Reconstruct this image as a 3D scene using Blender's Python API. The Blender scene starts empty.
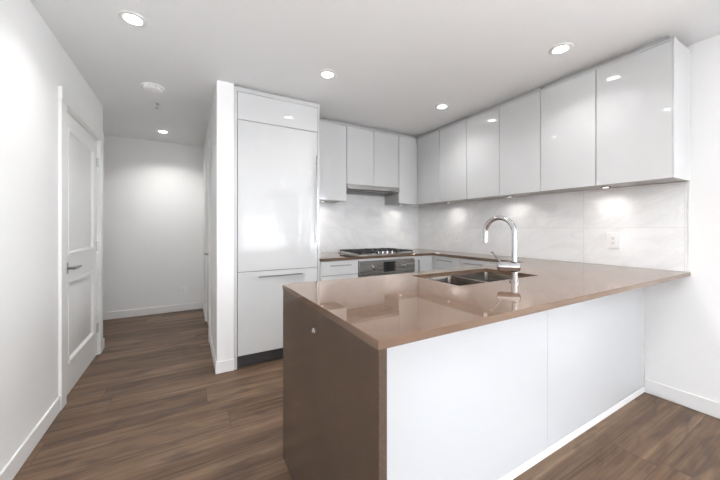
import bpy, bmesh, math, random
from mathutils import Vector, Matrix
S = bpy.context.scene
C = S.collection

# ---------------------------------------------------------------- camera
cam_d = bpy.data.cameras.new('camera')
cam_d.sensor_fit = 'HORIZONTAL'; cam_d.sensor_width = 36.0
cam_d.lens = 36.0 * 302.68 / 720.0
cam_d.shift_y = -(240 - 228.5) / 720.0
cam_d.clip_start = 0.02
cam = bpy.data.objects.new('camera', cam_d); C.objects.link(cam)
cam.location = (0, 0, 1.2086)
cam.rotation_euler = (math.radians(90), 0, math.radians(-29.70))
S.camera = cam

# ---------------------------------------------------------------- room measures (metres)
H = 2.446                    # ceiling
XL, XR = -0.741, 2.944       # left wall, right wall
YB = 3.4315                  # kitchen back wall
YE = 5.155                   # hall end wall
YW = -4.4                    # window wall behind the camera
YLE = 3.94                   # where the left wall ends
XP, XP2, YP = 0.214, 0.346, 2.78   # wall stub beside the refrigerator
ZC, ZS = 0.914, 0.8876       # counter top and underside

# ---------------------------------------------------------------- world, lights, exposure
S.view_settings.view_transform = 'Standard'
S.view_settings.look = 'None'
S.view_settings.gamma = 1
S.view_settings.use_curve_mapping = False
S.view_settings.exposure = 0.43
EV_WINDOW, EV_SIDE, EV_SPOT, EV_PUCK = 75.0, 215.0, 1.0, 0.36

w = bpy.data.worlds.new('daylight'); S.world = w; w.use_nodes = True
wn = w.node_tree.nodes; wl = w.node_tree.links
bg = wn['Background']
tc = wn.new('ShaderNodeTexCoord'); sp = wn.new('ShaderNodeSeparateXYZ'); rp = wn.new('ShaderNodeValToRGB')
wl.new(tc.outputs['Generated'], sp.inputs[0]); wl.new(sp.outputs['Z'], rp.inputs['Fac'])
rp.color_ramp.elements[0].position = 0.0; rp.color_ramp.elements[0].color = (0.93, 0.96, 1, 1)
rp.color_ramp.elements[1].position = 0.6; rp.color_ramp.elements[1].color = (0.6, 0.76, 1, 1)
wl.new(rp.outputs['Color'], bg.inputs['Color']); bg.inputs['Strength'].default_value = 3.0

def area(name, loc, rot, sx, sy, power, col, shape='RECTANGLE', spread=180):
    d = bpy.data.lights.new(name, 'AREA'); d.shape = shape; d.size = sx
    if shape == 'RECTANGLE': d.size_y = sy
    d.energy = power; d.color = col; d.spread = math.radians(spread)
    o = bpy.data.objects.new(name, d); C.objects.link(o); o.location = loc; o.rotation_euler = rot
    return o
# daylight arriving through the window wall
area('window_daylight', (1.20, YW - 0.85, 1.10), (math.radians(148), 0, 0), 3.5, 2.2, EV_WINDOW, (0.96, 0.98, 1.0))
area('added_side_light', (XR + 0.60, -2.10, 1.25), (math.radians(112), 0, math.radians(90)), 3.0, 2.2, EV_SIDE, (0.96, 0.98, 1.0))  # light of an unseen side window, added to brighten left wall and floor

# ---------------------------------------------------------------- materials
def mat(name, col=(.8,.8,.8), rough=.5, metal=0., ior=1.5, coat=0., emit=None, es=0., trans=0., spec=.5):
    m = bpy.data.materials.new(name); m.use_nodes = True
    b = m.node_tree.nodes['Principled BSDF']
    b.inputs['Base Color'].default_value = (*col, 1); b.inputs['Roughness'].default_value = rough
    b.inputs['Metallic'].default_value = metal; b.inputs['IOR'].default_value = ior
    b.inputs['Coat Weight'].default_value = coat; b.inputs['Transmission Weight'].default_value = trans
    b.inputs['Specular IOR Level'].default_value = spec
    if emit: b.inputs['Emission Color'].default_value = (*emit, 1); b.inputs['Emission Strength'].default_value = es
    return m
class N:
    """tiny node-graph helper"""
    def __init__(s, m): s.t = m.node_tree; s.n = s.t.nodes; s.l = s.t.links; s.b = s.n['Principled BSDF']
    def new(s, k, **kw):
        n = s.n.new(k)
        for a, v in kw.items(): setattr(n, a, v)
        return n
    def put(s, n, i, v):
        if hasattr(v, 'is_output') or isinstance(v, bpy.types.NodeSocket): s.l.new(v, n.inputs[i])
        else: n.inputs[i].default_value = v
    def m(s, op, a, b=0.0, c=0.0):
        n = s.new('ShaderNodeMath', operation=op); s.put(n, 0, a); s.put(n, 1, b); s.put(n, 2, c); return n.outputs[0]
    def comb(s, x, y, z):
        n = s.new('ShaderNodeCombineXYZ'); s.put(n, 0, x); s.put(n, 1, y); s.put(n, 2, z); return n.outputs[0]
    def pos(s):
        g = s.new('ShaderNodeNewGeometry'); x = s.new('ShaderNodeSeparateXYZ'); s.l.new(g.outputs['Position'], x.inputs[0])
        return x.outputs[0], x.outputs[1], x.outputs[2]
    def noise(s, vec, scale, detail=3, rough=.5, dist=0.):
        n = s.new('ShaderNodeTexNoise'); s.put(n, 'Vector', vec); s.put(n, 'Scale', scale); s.put(n, 'Detail', detail)
        s.put(n, 'Roughness', rough); s.put(n, 'Distortion', dist); return n.outputs['Fac']
    def white(s, vec):
        n = s.new('ShaderNodeTexWhiteNoise', noise_dimensions='3D'); s.put(n, 'Vector', vec); return n.outputs['Value']
    def ramp(s, f, pts):
        n = s.new('ShaderNodeValToRGB'); s.put(n, 0, f); e = n.color_ramp.elements
        while len(e) < len(pts): e.new(.5)
        for i, (p, c) in enumerate(pts):
            e[i].position = p; e[i].color = (*c, 1) if len(c) == 3 else c
        return n.outputs[0]
    def mix(s, f, a, b, mode='MIX'):
        n = s.new('ShaderNodeMix', data_type='RGBA', blend_type=mode)
        s.put(n, 0, f)
        for i, v in ((6, a), (7, b)):
            if isinstance(v, tuple): n.inputs[i].default_value = (*v, 1)
            else: s.l.new(v, n.inputs[i])
        return n.outputs[2]
    def bump(s, h, strength, dist=.01):
        n = s.new('ShaderNodeBump'); s.put(n, 'Height', h); s.put(n, 'Strength', strength); s.put(n, 'Distance', dist)
        s.l.new(n.outputs[0], s.b.inputs['Normal'])

def painted(name, col, rough=.6):
    m = mat(name, col, rough); g = N(m); x, y, z = g.pos(); v = g.comb(x, y, z)
    g.bump(g.noise(v, 260, 2), .06, .002)
    g.l.new(g.mix(g.noise(v, 1.3, 2), tuple(c * .985 for c in col), col), g.b.inputs['Base Color'])
    return m
M_WALL = painted('wall_paint', (.895, .895, .893), .55)
M_CEIL = painted('ceiling_paint', (.925, .935, .945), .8)
M_TRIM = mat('trim_paint', (.86, .86, .855), .3)
M_GLOSS = mat('white_gloss_lacquer', (.635, .64, .645), .014, spec=.42)
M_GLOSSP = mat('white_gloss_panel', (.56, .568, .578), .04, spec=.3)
M_CARC = mat('carcass_shade_grey', (.46, .46, .46), .4)  # white carcass greyed: shadow in door gaps and recesses put into the colour
M_CHROME = mat('chrome', (.50, .50, .51), .06, 1)
M_NICKEL = mat('brushed_nickel', (.33, .325, .315), .28, 1)
M_HINGE = mat('satin_hinge', (.62, .62, .61), .3, 1)
M_DARKMET = mat('dark_kick_metal', (.10, .105, .11), .4, .6)
M_BLACK = mat('black_enamel', (.015, .015, .016), .35)
M_GLASSBLK = mat('black_glass', (.008, .008, .01), .04)
M_PLASTIC = mat('white_plastic', (.92, .92, .92), .3)
M_SLOT = mat('dark_slot', (.03, .03, .03), .5)
M_GLOW = mat('lamp_diffuser', (.9, .9, .9), .5, emit=(1, .97, .93), es=26)
M_PUCK = mat('puck_diffuser', (.9, .9, .9), .5, emit=(1, .97, .92), es=3)
M_PANE = mat('window_glass', (1, 1, 1), .0, trans=1, ior=1.02)

def steel(name, axis, col=(.42, .41, .395), rough=.27):
    m = mat(name, col, rough, 1); g = N(m); x, y, z = g.pos()
    k = {'x': (3, 260, 260), 'y': (500, 4, 500), 'z': (500, 500, 4)}[axis]
    v = g.comb(g.m('MULTIPLY', x, k[0]), g.m('MULTIPLY', y, k[1]), g.m('MULTIPLY', z, k[2]))
    n = g.noise(v, 1, 2)
    g.l.new(g.m('MULTIPLY_ADD', n, .08, rough - .04), g.b.inputs['Roughness'])
    g.l.new(g.mix(n, tuple(c * .95 for c in col), tuple(min(1, c * 1.05) for c in col)), g.b.inputs['Base Color'])
    return m
M_STEEL = steel('brushed_steel', 'x')
M_SINK = steel('sink_steel', 'y', (.20, .18, .165), .26)

def stone(name, cols, ior=2.0):
    m = mat(name, (.15, .11, .085), .04, ior=ior); g = N(m); x, y, z = g.pos(); v = g.comb(x, y, z)
    a = g.noise(v, 420, 2, .6); b = g.noise(v, 6, 4, .55)
    c = g.ramp(a, [(.30, cols[0]), (.5, cols[1]), (.72, cols[2])])
    g.b.inputs['Specular Tint'].default_value = (1, .74, .54, 1)
    c2 = g.mix(b, (.92, .92, .92), (1.06, 1.06, 1.06))
    g.l.new(g.mix(1.0, c, c2, 'MULTIPLY'), g.b.inputs['Base Color'])
    return m
M_STONE = stone('brown_quartz', [(.108, .069, .048), (.138, .089, .063), (.18, .122, .09)])
M_STONE_SHADE = stone('brown_quartz_honed_shaded', [(.066, .047, .036), (.086, .062, .048), (.118, .088, .069)], 1.6)  # same quartz, honed; shade on the end face is put into its colour
M_STONE_SHADE.node_tree.nodes['Principled BSDF'].inputs['Roughness'].default_value = .16

def marble():
    m = mat('marble_tile', (.8, .8, .8), .12); g = N(m); x, y, z = g.pos()
    # along-wall coordinate: x on the back wall, y on the right wall
    geo = g.new('ShaderNodeNewGeometry'); sx = g.new('ShaderNodeSeparateXYZ'); g.l.new(geo.outputs['True Normal'], sx.inputs[0])
    onx = g.m('GREATER_THAN', g.m('ABSOLUTE', sx.outputs[0]), .5)
    ub = g.m('DIVIDE', g.m('SUBTRACT', x, 1.742 - 6.03), .603)
    ur = g.m('DIVIDE', g.m('SUBTRACT', y, 1.297 - 6.03), .603)
    u = g.m('ADD', g.m('MULTIPLY', ub, g.m('SUBTRACT', 1.0, onx)), g.m('MULTIPLY', ur, onx))
    vv = g.m('DIVIDE', g.m('SUBTRACT', z, .915), .2995)
    fu, fv = g.m('FRACT', u), g.m('FRACT', vv)
    du = g.m('MULTIPLY', g.m('MINIMUM', fu, g.m('SUBTRACT', 1.0, fu)), .603)
    dv = g.m('MULTIPLY', g.m('MINIMUM', fv, g.m('SUBTRACT', 1.0, fv)), .2995)
    grout = g.m('LESS_THAN', g.m('MINIMUM', du, dv), .0013)
    rnd = g.white(g.comb(g.m('FLOOR', u), g.m('FLOOR', vv), onx))
    off = g.m('MULTIPLY', rnd, 37.0)
    P = g.comb(g.m('ADD', g.m('MULTIPLY', u, .603), off), g.m('ADD', g.m('MULTIPLY', z, 1.25), off), onx)
    # diagonal veins
    rot = g.new('ShaderNodeVectorRotate', rotation_type='Z_AXIS'); g.l.new(P, rot.inputs['Vector']); rot.inputs['Angle'].default_value = .6
    scl = g.new('ShaderNodeVectorMath', operation='MULTIPLY'); g.l.new(rot.outputs[0], scl.inputs[0]); scl.inputs[1].default_value = (1, 2.6, 1)
    n1 = g.noise(scl.outputs[0], 1.7, 7, .62, .9)
    vein = g.m('SUBTRACT', 1.0, g.m('MINIMUM', g.m('MULTIPLY', g.m('ABSOLUTE', g.m('SUBTRACT', n1, .5)), 13.0), 1.0))
    vein = g.m('MULTIPLY', vein, g.noise(P, 3.1, 3))
    cloud = g.noise(scl.outputs[0], 2.2, 4, .55)
    base = g.ramp(cloud, [(.25, (.87, .875, .885)), (.7, (.93, .935, .94))])
    c = g.mix(g.m('MULTIPLY', vein, .30), base, (.55, .56, .58))
    c = g.mix(grout, c, (.68, .68, .69))
    g.l.new(c, g.b.inputs['Base Color'])
    g.l.new(g.m('MULTIPLY_ADD', grout, .5, .13), g.b.inputs['Roughness'])
    return m
M_MARBLE = marble()

def wood():
    m = mat('oak_floor', (.2, .14, .1), .35); g = N(m); x, y, z = g.pos()
    W = .1978
    r = g.m('DIVIDE', g.m('SUBTRACT', y, .785 - W * 40), W); row = g.m('FLOOR', r); fr = g.m('FRACT', r)
    ro = g.white(g.comb(row, 3.7, 1.1)); L = 1.75
    q = g.m('ADD', g.m('DIVIDE', g.m('ADD', x, 20.0), L), g.m('MULTIPLY', ro, 5.0)); pi = g.m('FLOOR', q); fq = g.m('FRACT', q)
    rnd = g.white(g.comb(row, pi, 7.3)); rnd2 = g.white(g.comb(pi, row, 1.9))
    off = g.m('MULTIPLY', rnd, 61.0)
    gx = g.m('ADD', x, off); gy = g.m('ADD', y, g.m('MULTIPLY', rnd2, 23.0))
    fine = g.noise(g.comb(g.m('MULTIPLY', gx, 1.1), g.m('MULTIPLY', gy, 80.0), off), 1, 2, .55, .1)
    broad = g.noise(g.comb(g.m('MULTIPLY', gx, .5), g.m('MULTIPLY', gy, 12.0), off), 1, 5, .62, .4)
    mott = g.noise(g.comb(g.m('MULTIPLY', gx, 3.2), g.m('MULTIPLY', gy, 16.0), off), 1, 4, .6, .8)
    fig = g.m('PINGPONG', g.m('MULTIPLY', broad, 9.0), 1.0)      # cathedral figure
    tone = g.m('MULTIPLY_ADD', rnd, .15, -.20)
    t = g.m('ADD', g.m('ADD', tone, g.m('MULTIPLY', fine, .40)), g.m('ADD', g.m('MULTIPLY_ADD', broad, .62, g.m('MULTIPLY', mott, .34)), g.m('MULTIPLY', fig, .06)))
    c = g.ramp(t, [(.30, (.032, .018, .011)), (.47, (.098, .057, .034)), (.64, (.165, .103, .064)), (.84, (.28, .195, .132))])
    # dark knots and mineral streaks
    k = g.noise(g.comb(g.m('MULTIPLY', gx, 2.6), g.m('MULTIPLY', gy, 9.0), 5.0), 1, 3, .55, .6)
    kn = g.ramp(k, [(.53, (0, 0, 0)), (.66, (1, 1, 1))])
    c = g.mix(g.m('MULTIPLY', kn, .6), c, (.05, .034, .026))
    edge = g.m('MULTIPLY', g.m('MINIMUM', fr, g.m('SUBTRACT', 1.0, fr)), W)
    edge2 = g.m('MULTIPLY', g.m('MINIMUM', fq, g.m('SUBTRACT', 1.0, fq)), L)
    gap = g.m('LESS_THAN', g.m('MINIMUM', edge, edge2), .0018)
    c = g.mix(g.m('MULTIPLY', gap, .75), c, (.05, .035, .028))
    g.l.new(c, g.b.inputs['Base Color'])
    g.l.new(g.m('MULTIPLY_ADD', fine, .14, .36), g.b.inputs['Roughness'])
    g.b.inputs['Specular IOR Level'].default_value = .32
    return m
M_WOOD = wood()

# ---------------------------------------------------------------- mesh helpers
def bx(bm, x0, x1, y0, y1, z0, z1, bev=0.0):
    vs = [bm.verts.new((x, y, z)) for x in (x0, x1) for y in (y0, y1) for z in (z0, z1)]
    idx = [(0,1,3,2), (4,6,7,5), (0,4,5,1), (2,3,7,6), (0,2,6,4), (1,5,7,3)]
    fs = [bm.faces.new([vs[i] for i in f]) for f in idx]
    if bev > 0:
        es = list({e for f in fs for e in f.edges})
        bmesh.ops.bevel(bm, geom=es, offset=bev, segments=1, affect='EDGES', profile=.5)
    return bm
def ring(c, ax, r, seg):
    ax = Vector(ax).normalized(); u = ax.orthogonal().normalized(); v = ax.cross(u)
    return [Vector(c) + (u * math.cos(2*math.pi*i/seg) + v * math.sin(2*math.pi*i/seg)) * r for i in range(seg)]
def loft(bm, rings, cap0=True, cap1=True):
    R = [[bm.verts.new(p) for p in r] for r in rings]; n = len(R[0])
    for a, b in zip(R, R[1:]):
        for i in range(n): bm.faces.new((a[i], a[(i+1) % n], b[(i+1) % n], b[i]))
    if cap0: bm.faces.new(list(reversed(R[0])))
    if cap1: bm.faces.new(R[-1])
    return bm
def lathe(bm, p, ax, prof, seg=32):
    """prof: (distance along axis, radius)"""
    ax = Vector(ax).normalized(); p = Vector(p)
    return loft(bm, [ring(p + ax * h, ax, max(r, 1e-4), seg) for h, r in prof])
def cyl(bm, p0, p1, r, seg=20, ch=0.0):
    p0, p1 = Vector(p0), Vector(p1); d = p1 - p0; L = d.length
    prof = [(0, r), (L, r)] if ch <= 0 else [(0, r-ch), (ch, r), (L-ch, r), (L, r-ch)]
    return lathe(bm, p0, d, prof, seg)
def tube(bm, pts, r, seg=16):
    pts = [Vector(p) for p in pts]; rings = []; u = None
    for i, p in enumerate(pts):
        t = (pts[min(i+1, len(pts)-1)] - pts[max(i-1, 0)]).normalized()
        u = t.orthogonal().normalized() if u is None else (u - t * u.dot(t)).normalized()
        v = t.cross(u); rr = r[i] if isinstance(r, (list, tuple)) else r
        rings.append([p + (u*math.cos(2*math.pi*k/seg) + v*math.sin(2*math.pi*k/seg))*rr for k in range(seg)])
    return loft(bm, rings)
def grid_solid(us, vs, filled, to3, w0, w1):
    """solid of constant thickness from a grid of filled cells; to3(u, v, w) -> xyz; one clean shell, so holes have real reveals"""
    bm = bmesh.new(); cache = {}
    def V(i, j, w):
        k = (i, j, w)
        if k not in cache: cache[k] = bm.verts.new(to3(us[i], vs[j], w))
        return cache[k]
    F = lambda i, j: 0 <= i < len(us)-1 and 0 <= j < len(vs)-1 and filled(i, j)
    for i in range(len(us)-1):
        for j in range(len(vs)-1):
            if not F(i, j): continue
            for w in (w0, w1): bm.faces.new([V(i,j,w), V(i+1,j,w), V(i+1,j+1,w), V(i,j+1,w)])
            for (di, dj, a, b) in ((-1,0,(i,j),(i,j+1)), (1,0,(i+1,j),(i+1,j+1)), (0,-1,(i,j),(i+1,j)), (0,1,(i,j+1),(i+1,j+1))):
                if not F(i+di, j+dj): bm.faces.new([V(*a,w0), V(*b,w0), V(*b,w1), V(*a,w1)])
    bmesh.ops.recalc_face_normals(bm, faces=bm.faces)
    bmesh.ops.dissolve_limit(bm, angle_limit=.01, verts=bm.verts, edges=bm.edges)
    return bm
def bev_edges(bm, off, seg=1):
    es = [e for e in bm.edges if len(e.link_faces) == 2 and e.calc_face_angle(0) > .5]
    bmesh.ops.bevel(bm, geom=es, offset=off, segments=seg, affect='EDGES', profile=.5)
    return bm

WLOC = {}
def wloc(o): return WLOC.get(o, Vector((0,0,0)))
def obj(name, bm, material, parent=None, label=None, origin=None):
    """bm in world coordinates (or in the thing's own coordinates for things built at 0,0,0)"""
    bmesh.ops.recalc_face_normals(bm, faces=bm.faces)
    if origin is None:
        c = [v.co for v in bm.verts]
        origin = Vector(((min(p.x for p in c)+max(p.x for p in c))/2, (min(p.y for p in c)+max(p.y for p in c))/2, min(p.z for p in c)))
    origin = Vector(origin)
    bmesh.ops.translate(bm, verts=bm.verts, vec=-origin)
    me = bpy.data.meshes.new(name); bm.to_mesh(me); bm.free()
    me.shade_smooth(); me.set_sharp_from_angle(angle=math.radians(25))
    me.materials.append(material)
    o = bpy.data.objects.new(name, me); C.objects.link(o)
    o.location = origin - (wloc(parent) if parent else Vector((0,0,0)))
    if parent: o.parent = parent
    WLOC[o] = origin
    if label: o['label'] = label
    return o
def thing(name, label, cat, loc=(0,0,0), group=None):
    o = bpy.data.objects.new(name, None); C.objects.link(o); o.location = loc; o.empty_display_size = .1
    WLOC[o] = Vector(loc); o['label'] = label; o['category'] = cat
    if group: o['group'] = group
    return o
def tag(o, label, cat, group=None):
    o['label'] = label; o['category'] = cat
    if group: o['group'] = group
    return o
def struct(name, bm, m):
    o = obj(name, bm, m); o['kind'] = 'structure'; return o
def bxn(*a): return bx(bmesh.new(), *a)
def dup(root, loc, label):
    r = root.copy(); C.objects.link(r); r.location = loc; r['label'] = label
    for ch in list(root.children):
        c = ch.copy(); C.objects.link(c); c.parent = r
        for g in list(ch.children):
            d = g.copy(); C.objects.link(d); d.parent = c
    return r

# ---------------------------------------------------------------- room shell
XA = -2.30       # far left end of the hallway branch
T = .12
struct('floor', bxn(XA-T, XR+T, YW-T, YE+T, -.10, 0), M_WOOD)
struct('ceiling', bxn(XA-T, XR+T, YW-T, YE+T, H, H+.10), M_CEIL)
YZ = lambda u, v, w: (w, u, v)
XZ = lambda u, v, w: (u, w, v)
DY0, DY1, DZ = 2.822, 3.772, 2.060        # left door opening
EY0, EY1 = 3.66, 4.42                     # hall door opening
struct('wall_left', grid_solid([YW, DY0, DY1, YLE], [0, DZ, H], lambda i, j: not (i == 1 and j == 0), YZ, XL-T, XL), M_WALL)
struct('wall_hall_right', grid_solid([YP, EY0, EY1, YE], [0, DZ, H], lambda i, j: not (i == 1 and j == 0), YZ, XP, XP2), M_WALL)
struct('wall_hall_end', bxn(XA-T, XP2, YE, YE+T, 0, H), M_WALL)
struct('wall_hall_left', bxn(XA-T, XA, YLE, YE, 0, H), M_WALL)
struct('wall_hall_near', bxn(XA-T, XL-T, YLE-T, YLE, 0, H), M_WALL)
struct('wall_back', bxn(XP2, XR, YB, YB+T, 0, H), M_WALL)
struct('wall_right', grid_solid([YW, -3.55, -.65, YB+T], [0, .42, 2.22, H], lambda i, j: not (i == 1 and j == 1), YZ, XR, XR+T), M_WALL)
# window wall: one wide opening in two parts
WX = [XL-T, -.45, 1.20, 1.47, 2.90, XR+T]; WZ = [0, .42, 2.22, H]
struct('wall_window', grid_solid(WX, WZ, lambda i, j: not (j == 1 and i in (1, 3)), XZ, YW-T, YW), M_WALL)
def window(name, x0, x1, splits, side=False):
    y0, y1 = (XR+.03, XR+.09) if side else (YW-.09, YW-.03); TO = YZ if side else XZ; z0, z1 = .42, 2.22; f = .055
    us = [x0, x0+f]; vs = [z0, z0+f, z1-f, z1]
    for s in splits: us += [s-f/2, s+f/2]
    us += [x1-f, x1]
    g = grid_solid(us, vs, lambda i, j: j in (0, 2) or i % 2 == 0, TO, y0, y1)
    o = struct(name, bev_edges(g, .003), M_TRIM)
    for i in range(1, len(us)-1, 2):
        a, b, c, e = us[i]+.0005, us[i+1]-.0005, y0+.025, y0+.035
        obj('pane', bxn(c, e, a, b, vs[1]+.0005, vs[2]-.0005) if side else bxn(a, b, c, e, vs[1]+.0005, vs[2]-.0005), M_PANE, o)
    return o
window('window_1_added', -.45, 1.20, [.36])  # unseen window, added to light the room more evenly
window('window_2', 1.47, 2.90, [2.62])
window('window_3_added', -3.55, -.65, [-2.58, -1.61], True)  # unseen side window, added as an opening for the extra light

# baseboards
BH, BT = .10, .012
def base(name, *boxes):
    bm = bmesh.new()
    for b in boxes: bx(bm, *b, 0, BH, .003)
    return struct(name, bm, M_TRIM)
CY0, CY1 = DY0 - .097, DY1 + .097          # casing outer edges, left door
base('baseboard_left', (XL, XL+BT, YW, CY0-.0005))
base('baseboard_left_end', (XL, XL+BT, CY1+.0005, YLE), (XL-T, XL+BT, YLE, YLE+BT))
base('baseboard_hall_end', (XA, XP, YE-BT, YE))
base('baseboard_hall_right', (XP-BT, XP, YP, EY0-.0905), (XP-BT, XP, EY1+.0905, YE-BT))
base('baseboard_stub', (XP-BT, XP2, YP-BT, YP))
base('baseboard_right', (XR-BT, XR, YW, .902))
base('baseboard_window', (XL+BT, XR-BT, YW, YW+BT))

# casings (jamb lining, side boards and a taller head board)
def casing(name, xf, n, y0, y1, w, depth):
    """xf wall face, n = +1/-1 direction of the room, opening y0..y1"""
    bm = bmesh.new(); a = lambda p, q: (min(xf+n*p, xf+n*q), max(xf+n*p, xf+n*q))
    bx(bm, *a(0, .016), y0-w, y0+.004, 0, DZ+.004, .002)
    bx(bm, *a(0, .016), y1-.004, y1+w, 0, DZ+.004, .002)
    bx(bm, *a(0, .021), y0-w-.006, y1+w+.006, DZ+.004, DZ+.094, .002)
    bx(bm, *a(-depth, -.0003), y0, y0+.012, 0, DZ-.012)
    bx(bm, *a(-depth, -.0003), y1-.012, y1, 0, DZ-.012)
    bx(bm, *a(-depth, -.0003), y0, y1, DZ-.012, DZ)
    # door stop
    bx(bm, *a(-.062, -.050), y0+.012, y0+.024, 0, DZ-.012); bx(bm, *a(-.062, -.050), y1-.024, y1-.012, 0, DZ-.012)
    bx(bm, *a(-.062, -.050), y0+.012, y1-.012, DZ-.024, DZ-.012)
    return struct(name, bm, M_TRIM)
casing('trim_1', XL, 1, DY0, DY1, .095, T)
casing('trim_2', XP, -1, EY0, EY1, .09, XP2-XP)

def rect_ring(x, y0, y1, z0, z1):
    return [(x, y0, z0), (x, y1, z0), (x, y1, z1), (x, y0, z1)]
def door(name, xf, n, y0, y1, hinges=True):
    a, b = y0+.015, y1-.015; top = DZ-.016; f = xf-n*.010; back = xf-n*.049
    root = bpy.data.objects.new(name, None); C.objects.link(root); root['kind'] = 'structure'
    root.location = (xf-n*.03, (a+b)/2, 0); WLOC[root] = Vector(root.location)
    m = .125; us = [a, a+m, b-m, b]; vs = [.006, .235, .815, 1.025, top-.115, top]
    obj('door_leaf', bev_edges(grid_solid(us, vs, lambda i, j: not (i == 1 and j in (1, 3)), YZ, min(f, back), max(f, back)), .0015), M_TRIM, root)
    for z0, z1 in ((vs[1], vs[2]), (vs[3], vs[4])):
        bm = bmesh.new(); rs = []
        for ins, dp in ((.0006, -.036), (.0006, .0), (-.008, .0003), (-.008, .004), (.004, .006), (.012, .001), (.020, -.013), (.034, -.013), (.056, -.005)):
            rs.append([Vector(p) for p in rect_ring(f+n*dp, us[1]+ins, us[2]-ins, z0+ins, z1-ins)])
        loft(bm, rs, True, True)
        obj('door_panel', bm, M_TRIM, root)
    # lever on the near side, three hinges on the far side
    hy, hz = a+.062, .925
    bm = bmesh.new(); bx(bm, min(f, f+n*.009), max(f, f+n*.009), hy-.031, hy+.031, hz-.040, hz+.040, .002)
    h = obj('door_handle', bm, M_NICKEL, root, 'square metal rose with a straight lever')
    bm = bmesh.new(); cyl(bm, (f+n*.0095, hy, hz), (f+n*.050, hy, hz), .010, 20, .001)
    pts = [(f+n*.046, hy-.004, hz), (f+n*.050, hy+.03, hz), (f+n*.052, hy+.08, hz+.001), (f+n*.052, hy+.128, hz+.002)]
    tube(bm, pts, [.011, .011, .010, .0085], 14)
    obj('lever', bm, M_NICKEL, h)
    for z in ((.26, 1.04, 1.84) if hinges else ()):
        bm = bmesh.new(); cyl(bm, (xf-n*.004, b+.006, z-.045), (xf-n*.004, b+.006, z+.045), .007, 14, .001)
        bx(bm, min(xf-n*.0085, xf-n*.0095), max(xf-n*.0085, xf-n*.0095), b-.028, b-.001, z-.045, z+.045)
        obj('hinge', bm, M_HINGE, root)
    return root
door('door_1', XL, 1, DY0, DY1)
door('door_2', XP, -1, EY0, EY1, False)

# ---------------------------------------------------------------- backsplash
TT = .010
def tiles(x0, x1, y0, y1, z0, z1): return bxn(x0, x1, y0, y1, z0, z1)
bs = thing('tile_backsplash', 'white marble-look tile backsplash with faint grey veins behind the cooktop', 'backsplash', (2.03, YB, ZC))
obj('tile_panel', bxn(1.129, 2.9335, YB-TT, YB-.0002, ZC+.0008, 1.5278), M_MARBLE, bs)
obj('tile_panel', bxn(1.5945, 2.3385, YB-TT, YB-.0002, 1.5282, 1.64), M_MARBLE, bs)
tag(obj('tile_backsplash', bxn(XR-TT, XR-.0002, .680, YB-TT-.0002, ZC+.0008, 1.5278), M_MARBLE),
    'long white marble-look tile backsplash under the right-hand wall cabinets', 'backsplash')
tag(obj('edge_trim', bxn(XR-.0125, XR-.0002, .668, .6795, ZC+.0008, 1.5278, .001), M_TRIM),
    'thin white vertical strip finishing the near end of the tile backsplash', 'trim')

# ---------------------------------------------------------------- countertop
XN, YN, YF = .4359, .6667, 1.5906       # waterfall end, near edge, kitchen-side edge
YCF, XCF = 2.7443, 2.569                # fronts of the back run and of the right run
SX0, SX1, SY0, SY1 = 1.215, 1.922, 1.097, 1.487
us = [XN, 1.1285, SX0, SX1, XCF, XR-.0005]; vs = [YN, SY0, SY1, YF, YCF, YB-.0005]
def cfill(i, j):
    if j <= 2: return not (i == 2 and j == 1)
    if j == 3: return i == 4
    return i >= 1
ct = bev_edges(grid_solid(us, vs, cfill, lambda u, v, w: (u, v, w), ZS, ZC), .0012)
top = obj('countertop', ct, M_STONE, origin=(1.7, 1.13, ZS))
tag(top, 'polished brown quartz countertop wrapping the peninsula, right run and cooktop run', 'countertop')
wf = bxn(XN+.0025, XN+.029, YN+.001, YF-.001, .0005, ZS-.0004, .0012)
obj('waterfall_panel', wf, M_STONE_SHADE, top, 'dark brown waterfall end panel reaching the floor')
pb = bmesh.new(); lathe(pb, (XN+.0024, 1.137, .800), (-1, 0, 0), [(0, .0125), (.003, .0125), (.0045, .010), (.0048, .0075), (.008, .007), (.0095, .005)], 24)
tag(obj('bumper_button', pb, M_CHROME), 'tiny round bright button on the dark waterfall panel', 'button')

# ---------------------------------------------------------------- handles
def bar_handle(parent, p0, p1, out, r=.005, off=.030):
    """square bar between p0 and p1 standing off along 'out'"""
    p0, p1, out = Vector(p0), Vector(p1), Vector(out)
    bm = bmesh.new(); d = (p1-p0).normalized(); a, b = p0+out*off, p1+out*off
    lo = [min(a[k], b[k]) - r*(1-abs(d[k])) for k in range(3)]; hi = [max(a[k], b[k]) + r*(1-abs(d[k])) for k in range(3)]
    bx(bm, lo[0], hi[0], lo[1], hi[1], lo[2], hi[2], .0012)
    L = (p1-p0).length
    for t in (.08, .92):
        q = p0 + d*L*t; cyl(bm, q+out*.0003, q+out*(off-r*.5), .004, 12)
    return obj('handle', bm, M_NICKEL, parent)

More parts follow.
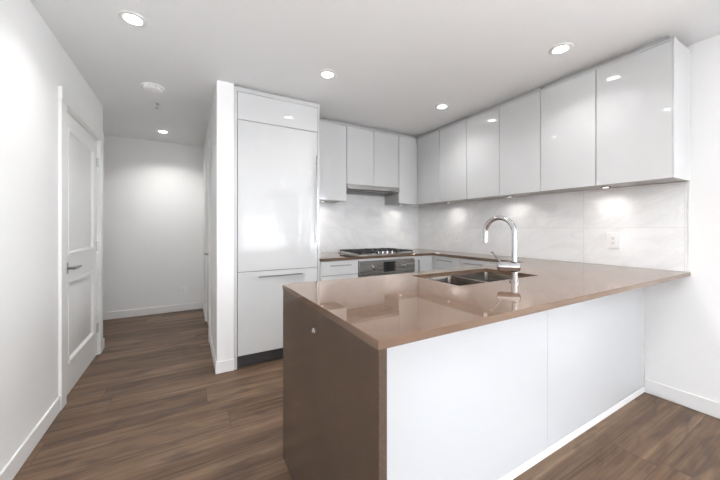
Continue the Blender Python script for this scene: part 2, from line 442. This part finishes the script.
# ---------------------------------------------------------------- tall unit and refrigerator
G = .0027
tu = thing('tall_cabinet', 'tall white gloss cabinet surround enclosing the refrigerator beside the wall stub', 'cabinet', (.736, 3.1, 0))
obj('side_panel', bxn(XP2+.0005, .3705, YP-.002, YB-.001, 0, 2.425, .001), M_GLOSS, tu)
obj('side_panel', bxn(1.109, 1.1275, YP-.002, YB-.001, 0, 2.425, .001), M_GLOSS, tu)
obj('carcass', bxn(.371, 1.1085, YP+.022, YB-.001, 2.156, 2.4249), M_CARC, tu)
obj('door', bxn(.3745, 1.106, YP, YP+.020, 2.152, 2.388, .0012), M_GLOSS, tu)
obj('crown_strip', bxn(.371, 1.1085, YP+.001, YP+.0215, 2.391, 2.425, .001), M_GLOSS, tu)
obj('top_filler', bxn(.372, 1.1270, YP+.030, YB-.001, 2.4255, H-.0005), M_CARC, tu)
rf = thing('refrigerator', 'panel-fronted white gloss refrigerator with long vertical handle in the tall surround', 'refrigerator', (.736, 3.1, 0))
obj('body', bxn(.380, 1.100, YP+.024, YB-.01, .0, 2.148), M_DARKMET, rf)
d = obj('door', bxn(.3755, 1.1055, YP, YP+.022, .8325, 2.1475, .0012), M_GLOSS, rf)
bar_handle(d, (1.088, YP, 1.067), (1.088, YP, 1.910), (0, -1, 0), .006, .034)
d = obj('freezer_drawer', bxn(.3755, 1.1055, YP, YP+.022, .108, .8275, .0012), M_GLOSS, rf)
bar_handle(d, (.545, YP, .783), (.942, YP, .783), (0, -1, 0), .0055, .032)
kb = bmesh.new(); bx(kb, .3715, 1.1085, YP+.014, YP+.0235, .012, .104)
for k in range(7): bx(kb, .40, 1.08, YP+.0115, YP+.0145, .024+k*.011, .028+k*.011)
obj('kick_grille', kb, M_DARKMET, rf, 'dark grey ventilated kick plate')

# ---------------------------------------------------------------- wall cabinets
ZU0, ZU1 = 1.5286, 2.388
YU, XU = 3.1005, 2.6354     # front faces of the wall cabinets: back run, right run
def crown(parent, x0, x1, y0, y1): obj('crown_strip', bxn(x0, x1, y0, y1, ZU1+.0025, 2.404, .001), M_GLOSS, parent)
def upper_back(label, x0, x1, splits, z0, name='wall_cabinet'):
    t = thing(name, label, 'cabinet', ((x0+x1)/2, (YU+YB)/2, z0), 'wall cabinets on the cooktop wall')
    obj('carcass', bxn(x0+.0004, x1-.0004, YU+.0205, YB-.0005, z0+.002, ZU1+.012, .0005), M_CARC, t)
    e = [x0] + splits + [x1]
    for a, b in zip(e, e[1:]): obj('door', bxn(a+G, b-G, YU, YU+.0195, z0-.001, ZU1, .0012), M_GLOSS, t)
    crown(t, x0+.0004, x1-.0004, YU+.001, YU+.0205)
    obj('top_filler', bxn(x0+.0004, x1-.0004, YU+.045, YU+.065, ZU1+.0125, H-.0005), M_CARC, t)
    return t
upper_back('white gloss wall cabinet between the refrigerator surround and the range hood', 1.1285, 1.593, [], ZU0)
upper_back('short double-door white wall cabinet directly above the range hood', 1.594, 2.339, [1.963], 1.7265)
upper_back('narrow white gloss wall cabinet right of the range hood in the corner', 2.340, 2.6345, [], ZU0)
def upper_right(label, y0, y1, mid, end=False):
    t = thing('wall_cabinet', label, 'cabinet', ((XU+XR)/2, (y0+y1)/2, ZU0), 'wall cabinets on the right wall')
    c0 = y0 + (.0095 if end else .0004)
    obj('carcass', bxn(XU+.0205, XR-.0005, c0, y1-.0004, ZU0+.002, ZU1+.012, .0005), M_CARC, t)
    for a, b in ((y0 + (.0075 if end else 0), mid), (mid, y1)): obj('door', bxn(XU, XU+.0195, a+G, b-G, ZU0-.001, ZU1, .0012), M_GLOSS, t)
    if end: obj('end_panel', bxn(XU-.001, XR-.0005, y0, y0+.009, ZU0-.001, 2.404, .001), M_GLOSS, t)
    obj('crown_strip', bxn(XU+.001, XU+.0205, c0, y1-.0004, ZU1+.0025, 2.404, .001), M_GLOSS, t)
    obj('top_filler', bxn(XU+.045, XR-.001, c0+.03, y1-.0004, ZU1+.0125, H-.0005), M_CARC, t)
upper_right('nearest double-door white wall cabinet, with the exposed end panel above the outlet', .667, 1.492, 1.085, True)
upper_right('middle double-door white wall cabinet on the right wall above the faucet', 1.492, 2.284, 1.883)
upper_right('farthest double-door white wall cabinet on the right wall, meeting the corner', 2.284, 3.0995, 2.691)

# under-cabinet puck lights
pl = thing('puck_light', 'small round puck light under the cabinet left of the range hood', 'light', (1.36, 3.27, ZU0), 'puck lights under the wall cabinets')
bm = bmesh.new(); lathe(bm, (1.36, 3.27, ZU0+.0012), (0,0,-1), [(0, .033), (.006, .033), (.008, .030), (.0081, .025)], 28); obj('housing', bm, M_NICKEL, pl)
bm = bmesh.new(); lathe(bm, (1.36, 3.27, ZU0-.0070), (0,0,-1), [(0, .018), (.0008, .017)], 28); obj('lens', bm, M_PUCK, pl)
puck_pos = [(1.36, 3.27)]
for (x, y, lb) in ((2.50, 3.27, 'small round puck light under the narrow corner wall cabinet'),
                   (2.79, 2.69, 'small round puck light under the farthest right-wall cabinet'),
                   (2.79, 1.883, 'small round puck light under the middle right-wall cabinet'),
                   (2.79, 1.085, 'small round puck light under the nearest right-wall cabinet above the outlet')):
    dup(pl, (x, y, ZU0), lb); puck_pos.append((x, y))
for x, y in puck_pos: area('puck_lamp', (x, y, ZU0-.012), (0, 0, 0), .05, .05, EV_PUCK, (1, .96, .9), 'DISK', 150)

# ---------------------------------------------------------------- range hood
hd = thing('range_hood', 'slim stainless steel under-cabinet range hood above the cooktop', 'range hood', (1.966, 3.2, 1.64))
bm = bmesh.new()
prof = [(YU-.010, 1.7245), (YU-.010, 1.668), (YU+.004, 1.655), (YB-.012, 1.643), (YB-.012, 1.7245)]
loft(bm, [[Vector((x, y, z)) for y, z in prof] for x in (1.596, 2.336)])
obj('canopy', bev_edges(bm, .0015), M_STEEL, hd)
bm = bmesh.new()
for a, b in ((1.64, 1.955), (1.975, 2.29)):
    vs_ = [Vector((a, YU+.05, 1.6535)), Vector((b, YU+.05, 1.6535)), Vector((b, YU+.24, 1.6465)), Vector((a, YU+.24, 1.6465))]
    loft(bm, [vs_, [v - Vector((0, 0, .004)) for v in vs_]])
obj('filter', bm, M_DARKMET, hd, 'dark mesh grease filters')
obj('slide_rail', bxn(1.60, 2.332, YU-.020, YU-.0105, 1.668, 1.690, .001), M_CHROME, hd)
bm = bmesh.new()
for k in range(3): cyl(bm, (2.20+k*.03, YU-.0205, 1.679), (2.20+k*.03, YU-.0235, 1.679), .006, 16)
obj('switch', bm, M_BLACK, hd)

# ---------------------------------------------------------------- base cabinets
ZB = ZS - .0005
def base_unit(label, group, x0, x1, y0, y1, face, fronts, vertical=None):
    """face: '-y' or '-x' or '+y'; fronts: list of (a, b, z0, z1, handle) along the face"""
    t = thing('base_cabinet', label, 'cabinet', ((x0+x1)/2, (y0+y1)/2, 0), group)
    th = .0195
    body = {'-y': (x0, x1, y0+th+.001, y1), '-x': (x0+th+.001, x1, y0, y1), '+y': (x0, x1, y0, y1-th-.001)}[face]
    obj('carcass', bxn(*body, .10, ZB), M_CARC, t)
    kick = {'-y': (x0, x1, y0+.06, y0+.075), '-x': (x0+.06, x1, y0, y1), '+y': (x0, x1, y1-.075, y1-.06)}[face]
    obj('toe_kick', bxn(*kick, 0, .0995), M_DARKMET, t)
    for (a, b, z0, z1, h) in fronts:
        nm = 'drawer' if h != 'door' and h != 'pull' else 'door'
        if face == '-y': o = obj(nm, bxn(a+G, b-G, y0, y0+th, z0+G, z1-G, .0012), M_GLOSS, t)
        elif face == '-x': o = obj(nm, bxn(x0, x0+th, a+G, b-G, z0+G, z1-G, .0012), M_GLOSS, t)
        else: o = obj(nm, bxn(a+G, b-G, y1-th, y1, z0+G, z1-G, .0012), M_GLOSS, t)
        if h == 'drawer':
            m = (a+b)/2; L = .115; z = z1-.045
            if face == '-y': bar_handle(o, (m-L, y0, z), (m+L, y0, z), (0,-1,0))
            elif face == '-x': bar_handle(o, (x0, m-L, z), (x0, m+L, z), (-1,0,0))
            else: bar_handle(o, (m-L, y1, z), (m+L, y1, z), (0,1,0))
        elif h == 'pull': bar_handle(o, (a+.052, y0, .70), (a+.052, y0, .842), (0,-1,0), .006)
        elif h == 'door':
            z = z1-.045; m = (a+b)/2; L = .115
            if face == '+y': bar_handle(o, (m-L, y1, z), (m+L, y1, z), (0,1,0))
    return t
GB = 'base cabinets along the cooktop wall'; GR = 'base cabinets of the shallow right run'
yf = YCF + .012
base_unit('white drawer base cabinet left of the oven beside the refrigerator surround', GB, 1.1285, 1.5525, yf, YB-.001, '-y',
          [(1.1285, 1.5525, .738, .884, 'drawer'), (1.1285, 1.5525, .42, .738, 'drawer'), (1.1285, 1.5525, .10, .42, 'drawer')])
base_unit('narrow white pull-out base cabinet right of the oven with a vertical handle', GB, 2.2965, XCF+.011, yf, YB-.001, '-y',
          [(2.2965, XCF+.011, .10, .884, 'pull')])
xf_ = XCF + .012
ys = [yf, 2.324, 1.945, YF-.0005]
lab = ['white drawer base cabinet of the right run, nearest the oven corner',
       'white drawer base cabinet in the middle of the right run, seen above the sink',
       'white drawer base cabinet of the right run meeting the peninsula, behind the faucet']
for k in range(3):
    a, b = ys[k+1]+.0003, ys[k]-.0003
    base_unit(lab[k], GR, xf_, XR-.001, a, b, '-x', [(a, b, .738, .884, 'drawer'), (a, b, .42, .738, 'drawer'), (a, b, .10, .42, 'drawer')])
# corner filler body behind the pull-out (keeps the L closed)
# peninsula units, fronts face the cooktop
GP = 'base cabinets under the peninsula'
YPB = .925
pen = [(XN+.0295, 1.07, 'peninsula base cabinet next to the waterfall end panel'),
       (1.0705, 2.06, 'peninsula sink base cabinet under the double sink'),
       (2.0605, XR-.001, 'peninsula base cabinet in the corner against the right wall')]
for k, (a, b, l) in enumerate(pen):
    if k == 1:
        t = thing('base_cabinet', l, 'cabinet', ((a+b)/2, 1.25, 0), GP)
        g = grid_solid([a, a+.018, b-.018, b], [YPB, YPB+.018, YF-.034], lambda i, j: i != 1 or j != 1, lambda u, v, w: (u, v, w), .10, ZB)
        obj('carcass', g, M_CARC, t)
        obj('carcass_floor', bxn(a+.0185, b-.0185, YPB+.0185, YF-.034, .10, .118), M_CARC, t)
        obj('toe_kick', bxn(a, b, YF-.09, YF-.075, 0, .0995), M_DARKMET, t)
        m = (a+b)/2
        for p, q in ((a, m), (m, b)):
            o = obj('door', bxn(p+G, q-G, YF-.033, YF-.0135, .1015, .8825, .0012), M_GLOSS, t)
            bar_handle(o, ((p+q)/2-.115, YF-.0135, .84), ((p+q)/2+.115, YF-.0135, .84), (0,1,0))
    elif k == 0:
        base_unit(l, GP, a, b, YPB, YF-.0135, '+y', [(a, b, .10, .884, 'door')])
    else:
        base_unit(l, GP, a, b, YPB, YF-.0135, '+y', [(a, XCF-.01, .10, .884, 'door')])
# white back panels of the peninsula
XS = 1.662
for a, b, l in ((XN+.0295, XS, 'wide white gloss back panel of the peninsula next to the waterfall end'),
                (XS+.0012, XR-.0005, 'white gloss back panel of the peninsula nearest the right wall')):
    tag(obj('back_panel', bxn(a, b, .9034, .9225, .0415, ZB, .0008), M_GLOSSP), l, 'panel', 'white back panels of the peninsula')
tag(obj('plinth', bxn(XN+.0295, XR-.0005, .9005, .9200, .0003, .0400, .001), M_TRIM), 'low white plinth strip along the floor under the peninsula panels', 'plinth')

# ---------------------------------------------------------------- oven
ov = thing('wall_oven', 'built-in stainless steel oven with two knobs under the cooktop', 'oven', (1.924, 3.05, 0))
ox0, ox1 = 1.5535, 2.2955
obj('body', bxn(ox0+.002, ox1-.002, yf+.001, YB-.06, .13, .862), M_DARKMET, ov)
cp = obj('control_panel', bxn(ox0+.001, ox1-.001, YCF-.010, YCF+.012, .719, .864, .002), M_STEEL, ov)
obj('display', bxn(1.855, 2.015, YCF-.0125, YCF-.0103, .735, .845, .001), M_GLASSBLK, cp)
for zz in (.76, .79, .82):
    for xx in (1.872, 1.998): obj('touch_key', bxn(xx-.005, xx+.005, YCF-.0132, YCF-.0126, zz-.003, zz+.003), M_NICKEL, cp)
for xx in (1.735, 2.130):
    bm = bmesh.new(); lathe(bm, (xx, YCF-.0102, .790), (0,-1,0), [(0, .030), (.004, .030), (.005, .024), (.026, .021), (.028, .018)], 28)
    bx(bm, xx-.0035, xx+.0035, YCF-.046, YCF-.034, .770, .810, .001)
    obj('knob', bm, M_CHROME, cp)
od = obj('oven_door', bxn(ox0+.001, ox1-.001, YCF-.006, YCF+.012, .135, .714, .002), M_STEEL, ov)
obj('door_glass', bxn(1.62, 2.23, YCF-.0085, YCF-.0063, .20, .60, .001), M_GLASSBLK, od)
bar_handle(od, (1.60, YCF-.006, .672), (2.25, YCF-.006, .672), (0,-1,0), .007, .04)
obj('top_rail', bxn(ox0+.001, ox1-.001, yf, yf+.0195, .8655, .8870, .001), M_GLOSS, ov, 'white rail above the control panel')
obj('bottom_rail', bxn(ox0+.001, ox1-.001, yf, yf+.0195, .10, .130, .001), M_GLOSS, ov)
obj('toe_kick', bxn(ox0, ox1, yf+.06, yf+.075, 0, .0995), M_DARKMET, ov)

# ---------------------------------------------------------------- cooktop
ck = thing('gas_cooktop', 'five-burner stainless gas cooktop with black cast grates', 'cooktop', (1.965, 3.06, ZC))
x0, x1, y0, y1 = 1.585, 2.345, 2.795, 3.315
bm = bmesh.new(); z = ZC + .0006
loft(bm, [[Vector(p) for p in ((x0+i, y0+i, z+h), (x1-i, y0+i, z+h), (x1-i, y1-i, z+h), (x0+i, y1-i, z+h))] for i, h in ((0, 0), (0, .005), (.003, .010), (.016, .010), (.022, .007))])
obj('tray', bm, M_STEEL, ck)
zt = z + .0075
burners = [(1.725, 3.18, .036), (1.725, 2.925, .045), (1.965, 3.13, .055), (2.205, 3.18, .045), (2.205, 2.925, .036)]
for bx_, by_, r in burners:
    bm = bmesh.new(); lathe(bm, (bx_, by_, zt), (0,0,1), [(0, r*1.15), (.006, r*1.1), (.010, r), (.016, r), (.0161, r*.8)], 28)
    b = obj('burner', bm, M_NICKEL, ck)
    bm = bmesh.new(); lathe(bm, (bx_, by_, zt+.0163), (0,0,1), [(0, r*.85), (.005, r*.85), (.008, r*.7)], 28); obj('burner_cap', bm, M_BLACK, b)
for gx0, gx1, gy0, gy1, bs_ in ((1.603, 1.838, 2.815, 3.300, (0, 1)), (1.843, 2.087, 2.990, 3.300, (2,)), (2.092, 2.327, 2.815, 3.300, (3, 4))):
    bm = bmesh.new(); t = .0055; za, zb = zt+.017, zt+.031
    for a, b, c, e in ((gx0, gx1, gy0, gy0+2*t), (gx0, gx1, gy1-2*t, gy1), (gx0, gx0+2*t, gy0+2*t, gy1-2*t), (gx1-2*t, gx1, gy0+2*t, gy1-2*t)): bx(bm, a, b, c, e, za, zb, .001)
    for fx in (gx0+t, gx1-t):
        for fy in (gy0+t, gy1-t): cyl(bm, (fx, fy, zt+.0005), (fx, fy, za+.001), .006, 10)
    if len(bs_) == 2: bx(bm, gx0+2*t, gx1-2*t, (gy0+gy1)/2-t, (gy0+gy1)/2+t, za, zb, .001)
    for i in bs_:
        cx, cy, r = burners[i]
        lo = gy0 if len(bs_) == 1 or cy < 3.05 else (gy0+gy1)/2; hi = gy1 if len(bs_) == 1 or cy > 3.05 else (gy0+gy1)/2
        for a, b, c, e in ((gx0+2*t, cx-r*.35, cy-t*.8, cy+t*.8), (cx+r*.35, gx1-2*t, cy-t*.8, cy+t*.8), (cx-t*.8, cx+t*.8, lo+t, cy-r*.35), (cx-t*.8, cx+t*.8, cy+r*.35, hi-t)):
            bx(bm, a, b, c, e, za+.001, zb+.004, .001)
    obj('grate', bm, M_BLACK, ck)
for k in range(5):
    xx = 1.815 + k*.066
    bm = bmesh.new(); lathe(bm, (xx, 2.885, zt), (0,0,1), [(0, .023), (.004, .023), (.005, .019), (.026, .0165), (.028, .014)], 24)
    bx(bm, xx-.003, xx+.003, 2.870, 2.900, zt+.027, zt+.033, .001)
    obj('knob', bm, M_CHROME, ck)

# ---------------------------------------------------------------- sink
sk = thing('double_sink', 'stainless steel undermount double-bowl sink in the peninsula countertop', 'sink', (1.568, 1.29, .68))
def rrect(x0, x1, y0, y1, r, z, n=6):
    P = []
    for cx, cy, a0 in ((x1-r, y1-r, 0), (x0+r, y1-r, 90), (x0+r, y0+r, 180), (x1-r, y0+r, 270)):
        for k in range(n+1):
            a = math.radians(a0 + 90*k/n); P.append(Vector((cx+r*math.cos(a), cy+r*math.sin(a), z)))
    return P
for bx0, bx1 in ((1.209, 1.555), (1.577, 1.928)):
    by0, by1 = 1.091, 1.493; zt_ = ZS-.0012; r = .028
    bm = bmesh.new()
    R = [rrect(bx0-.011, bx1+.011, by0-.02, by1+.02, r+.01, zt_-.002), rrect(bx0-.011, bx1+.011, by0-.02, by1+.02, r+.01, zt_), rrect(bx0, bx1, by0, by1, r, zt_), rrect(bx0+.001, bx1-.001, by0+.001, by1-.001, r, zt_-.004),
         rrect(bx0+.005, bx1-.005, by0+.005, by1-.005, r, .715), rrect(bx0+.012, bx1-.012, by0+.012, by1-.012, r, .700), rrect(bx0+.03, bx1-.03, by0+.03, by1-.03, r, .694)]
    R2 = [rrect(bx0+.03, bx1-.03, by0+.03, by1-.03, r, .690), rrect(bx0+.008, bx1-.008, by0+.008, by1-.008, r, .695), rrect(bx0, bx1, by0, by1, r, .715), rrect(bx0-.0025, bx1+.0025, by0-.0025, by1+.0025, r, zt_-.002)]
    R = R + R2
    vr = [[bm.verts.new(p) for p in q] for q in R]; n = len(vr[0])
    for a in range(len(vr)):
        b = (a+1) % len(vr)
        if a == 6: continue
        for i in range(n): bm.faces.new((vr[a][i], vr[a][(i+1) % n], vr[b][(i+1) % n], vr[b][i]))
    bm.faces.new(vr[6]); bm.faces.new(vr[7])
    bo = obj('bowl', bm, M_SINK, sk)
    cx, cy = (bx0+bx1)/2, (by0+by1)/2
    bm = bmesh.new(); lathe(bm, (cx, cy, .6943), (0,0,1), [(0, .045), (.002, .045), (.003, .040), (.0015, .030), (.0015, .01)], 28); obj('drain', bm, M_CHROME, bo)

# ---------------------------------------------------------------- faucet
FX, FY = 1.564, 1.026
fc = thing('kitchen_faucet', 'tall chrome gooseneck kitchen faucet with a side lever behind the sink', 'faucet', (FX, FY, ZC))
z0 = ZC + .0004
bm = bmesh.new(); lathe(bm, (FX, FY, z0), (0,0,1), [(0, .026), (.004, .026), (.007, .020), (.0075, .0165), (.0565, .0165), (.0568, .0145)], 32); obj('base', bm, M_CHROME, fc)
e = Vector((-.70, .714, 0)).normalized(); c = Vector((FX, FY, .998))
bm = bmesh.new(); lathe(bm, c - e*.030, e, [(0, .012), (.003, .020), (.009, .0255), (.020, .027), (.058, .027), (.0585, .0255), (.061, .0255), (.0615, .027), (.098, .027), (.110, .0245), (.117, .018), (.119, .010)], 32); bd = obj('valve_body', bm, M_CHROME, fc)
bm = bmesh.new(); p = c + e*.072 + Vector((0, 0, .0262)); q = c + e*.118 + Vector((0, 0, .082)); tube(bm, [p, p.lerp(q, .5), q], [.0058, .0052, .0058], 12); obj('lever', bm, M_CHROME, bd)
bm = bmesh.new(); R_ = .088; zc = 1.182; sd = Vector((-.10, .995, 0)).normalized()
pts = [Vector((FX, FY, 1.0252)), Vector((FX, FY, 1.10))] + [Vector((FX, FY, zc)) + sd*(R_ - R_*math.cos(a)) + Vector((0, 0, R_*math.sin(a))) for a in [math.radians(k*7.5) for k in range(0, 25)]]
pts += [pts[-1] + Vector((0, 0, -.012))]
tube(bm, pts, .0138, 20); obj('spout', bm, M_CHROME, fc)
t_ = pts[-1]; bm = bmesh.new(); lathe(bm, t_ + Vector((0,0,-.0003)), (0,0,-1), [(0, .0138), (.001, .0152), (.014, .0152), (.015, .0125), (.018, .0125), (.019, .0140), (.046, .0135), (.048, .011)], 24); obj('spray_tip', bm, M_CHROME, fc)

# ---------------------------------------------------------------- ceiling fittings
LG = 'recessed ceiling downlights'
def downlight(x, y, label):
    t = thing('recessed_light', label, 'light', (x, y, H), LG)
    bm = bmesh.new()
    prof = [(0, .074), (.003, .074), (.006, .069), (.007, .048), (.0025, .0425), (.0005, .0425)]
    R = [ring((x, y, H-h-.0002), (0,0,1), r, 40) for h, r in prof]
    loft(bm, R, True, True); obj('trim_ring', bm, M_TRIM, t)
    bm = bmesh.new(); lathe(bm, (x, y, H-.0009), (0,0,-1), [(0, .041), (.002, .041), (.0028, .034)], 36); obj('diffuser', bm, M_GLOW, t)
    return t
spots = [(-.279, 2.216, 'recessed ceiling downlight nearest the left wall, in front of the smoke detector'),
         (.978, 2.241, 'recessed ceiling downlight in front of the refrigerator'),
         (2.243, 2.254, 'recessed ceiling downlight farthest back, near the corner wall cabinets'),
         (2.234, 1.127, 'recessed ceiling downlight beside the nearest right-wall cabinet'),
         (-.270, 4.598, 'recessed ceiling downlight in the hallway near the end wall'),
         (.950, 1.135, 'recessed ceiling downlight above the peninsula, out of frame'),
         (-.279, 1.120, 'recessed ceiling downlight over the walkway, out of frame'),
         (1.80, .10, 'recessed ceiling downlight of the living area in front of the peninsula, out of frame'),  # added unseen fitting, brightens the floor and right side
         (2.05, -.650, 'recessed ceiling downlight of the living area behind the camera, out of frame')]  # added unseen fitting, lifts the panel's right half and nearby floor
d0 = downlight(*spots[0])
for s in spots[1:]: dup(d0, (s[0], s[1], H), s[2])
for s, p in zip(spots, (2.4, 1.6, 2.4, 2.2, 5.2, 10.0, 2.4, 4.5, 4.5)): area('downlight_lamp', (s[0], s[1], H-.012), (0,0,0), .09, .09, EV_SPOT*p, (1, .985, .96), 'DISK', 125)

sm = thing('smoke_detector', 'round white smoke detector on the ceiling near the hallway', 'smoke detector', (-.261, 3.195, H))
bm = bmesh.new(); lathe(bm, (-.261, 3.195, H-.0002), (0,0,-1), [(0, .088), (.012, .088), (.014, .078), (.020, .078), (.032, .066), (.036, .045)], 40); obj('housing', bm, M_PLASTIC, sm)
bm = bmesh.new(); lathe(bm, (-.261, 3.195, H-.0374), (0,0,-1), [(0, .018), (.002, .017)], 24); obj('test_button', bm, M_PLASTIC, sm)
for k in range(10):
    bm = bmesh.new()
    a = 2*math.pi*k/10; cx, cy = -.261+.076*math.cos(a), 3.195+.076*math.sin(a)
    cyl(bm, (cx, cy, H-.013), (cx+.004*math.cos(a), cy+.004*math.sin(a), H-.019), .0025, 8)
    obj('vent', bm, M_SLOT, sm)
sk2 = thing('sprinkler_head', 'small chrome fire sprinkler head on the ceiling behind the smoke detector', 'sprinkler', (-.262, 3.612, H))
bm = bmesh.new(); lathe(bm, (-.262, 3.612, H-.0002), (0,0,-1), [(0, .034), (.003, .032), (.006, .016), (.016, .010), (.018, .008)], 28); obj('escutcheon', bm, M_CHROME, sk2)
bm = bmesh.new()
for s in (-1, 1): tube(bm, [(-.262+s*.006, 3.612, H-.0185), (-.262+s*.013, 3.612, H-.028), (-.262+s*.004, 3.612, H-.040)], .0022, 8)
lathe(bm, (-.262, 3.612, H-.041), (0,0,-1), [(0, .016), (.002, .016)], 20); obj('deflector', bm, M_NICKEL, sk2)

# ---------------------------------------------------------------- outlets
def outlet(label, pos, n, w=.074, h=.118, kind='outlet'):
    """n: unit normal of the wall (into the room)"""
    t = thing('wall_outlet' if kind == 'outlet' else 'wall_switch', label, kind, pos)
    n = Vector(n); u = Vector((0,0,1)).cross(n); P = Vector(pos)
    def b(bm, du0, du1, dz0, dz1, d0, d1, bev=0.):
        a = P + u*du0 + n*d0; c = P + u*du1 + n*d1
        bx(bm, min(a.x,c.x), max(a.x,c.x), min(a.y,c.y), max(a.y,c.y), P.z+dz0, P.z+dz1, bev); return bm
    obj('cover_plate', b(bmesh.new(), -w/2, w/2, -h/2, h/2, .0003, .006, .0015), M_PLASTIC, t)
    f = obj('receptacle', b(bmesh.new(), -.0168, .0168, -.034, .034, .0062, .0082, .0008), M_PLASTIC, t)
    if kind == 'outlet':
        bm = bmesh.new()
        for s in (-1, 1):
            z = s*.0175
            b(bm, -.0075, -.0050, z-.003, z+.006, .0083, .0088); b(bm, .0050, .0075, z-.003, z+.006, .0083, .0088); b(bm, -.0022, .0022, z-.0115, z-.007, .0083, .0088)
        obj('slot', bm, M_SLOT, f)
    else:
        obj('rocker', b(bmesh.new(), -.013, .013, -.028, .028, .0084, .012, .001), M_PLASTIC, f)
outlet('white outlet on the marble backsplash at the near right above the peninsula', (XR-TT, 1.089, 1.115), (-1,0,0), .082, .122)
outlet('white outlet on the right backsplash left of the faucet spout', (XR-TT, 2.683, 1.096), (-1,0,0))
outlet('white switch plate on the backsplash right of the cooktop', (2.635, YB-TT, 1.103), (0,-1,0), kind='switch')
outlet('white outlet low on the hallway end wall', (-.049, YE, .298), (0,-1,0))
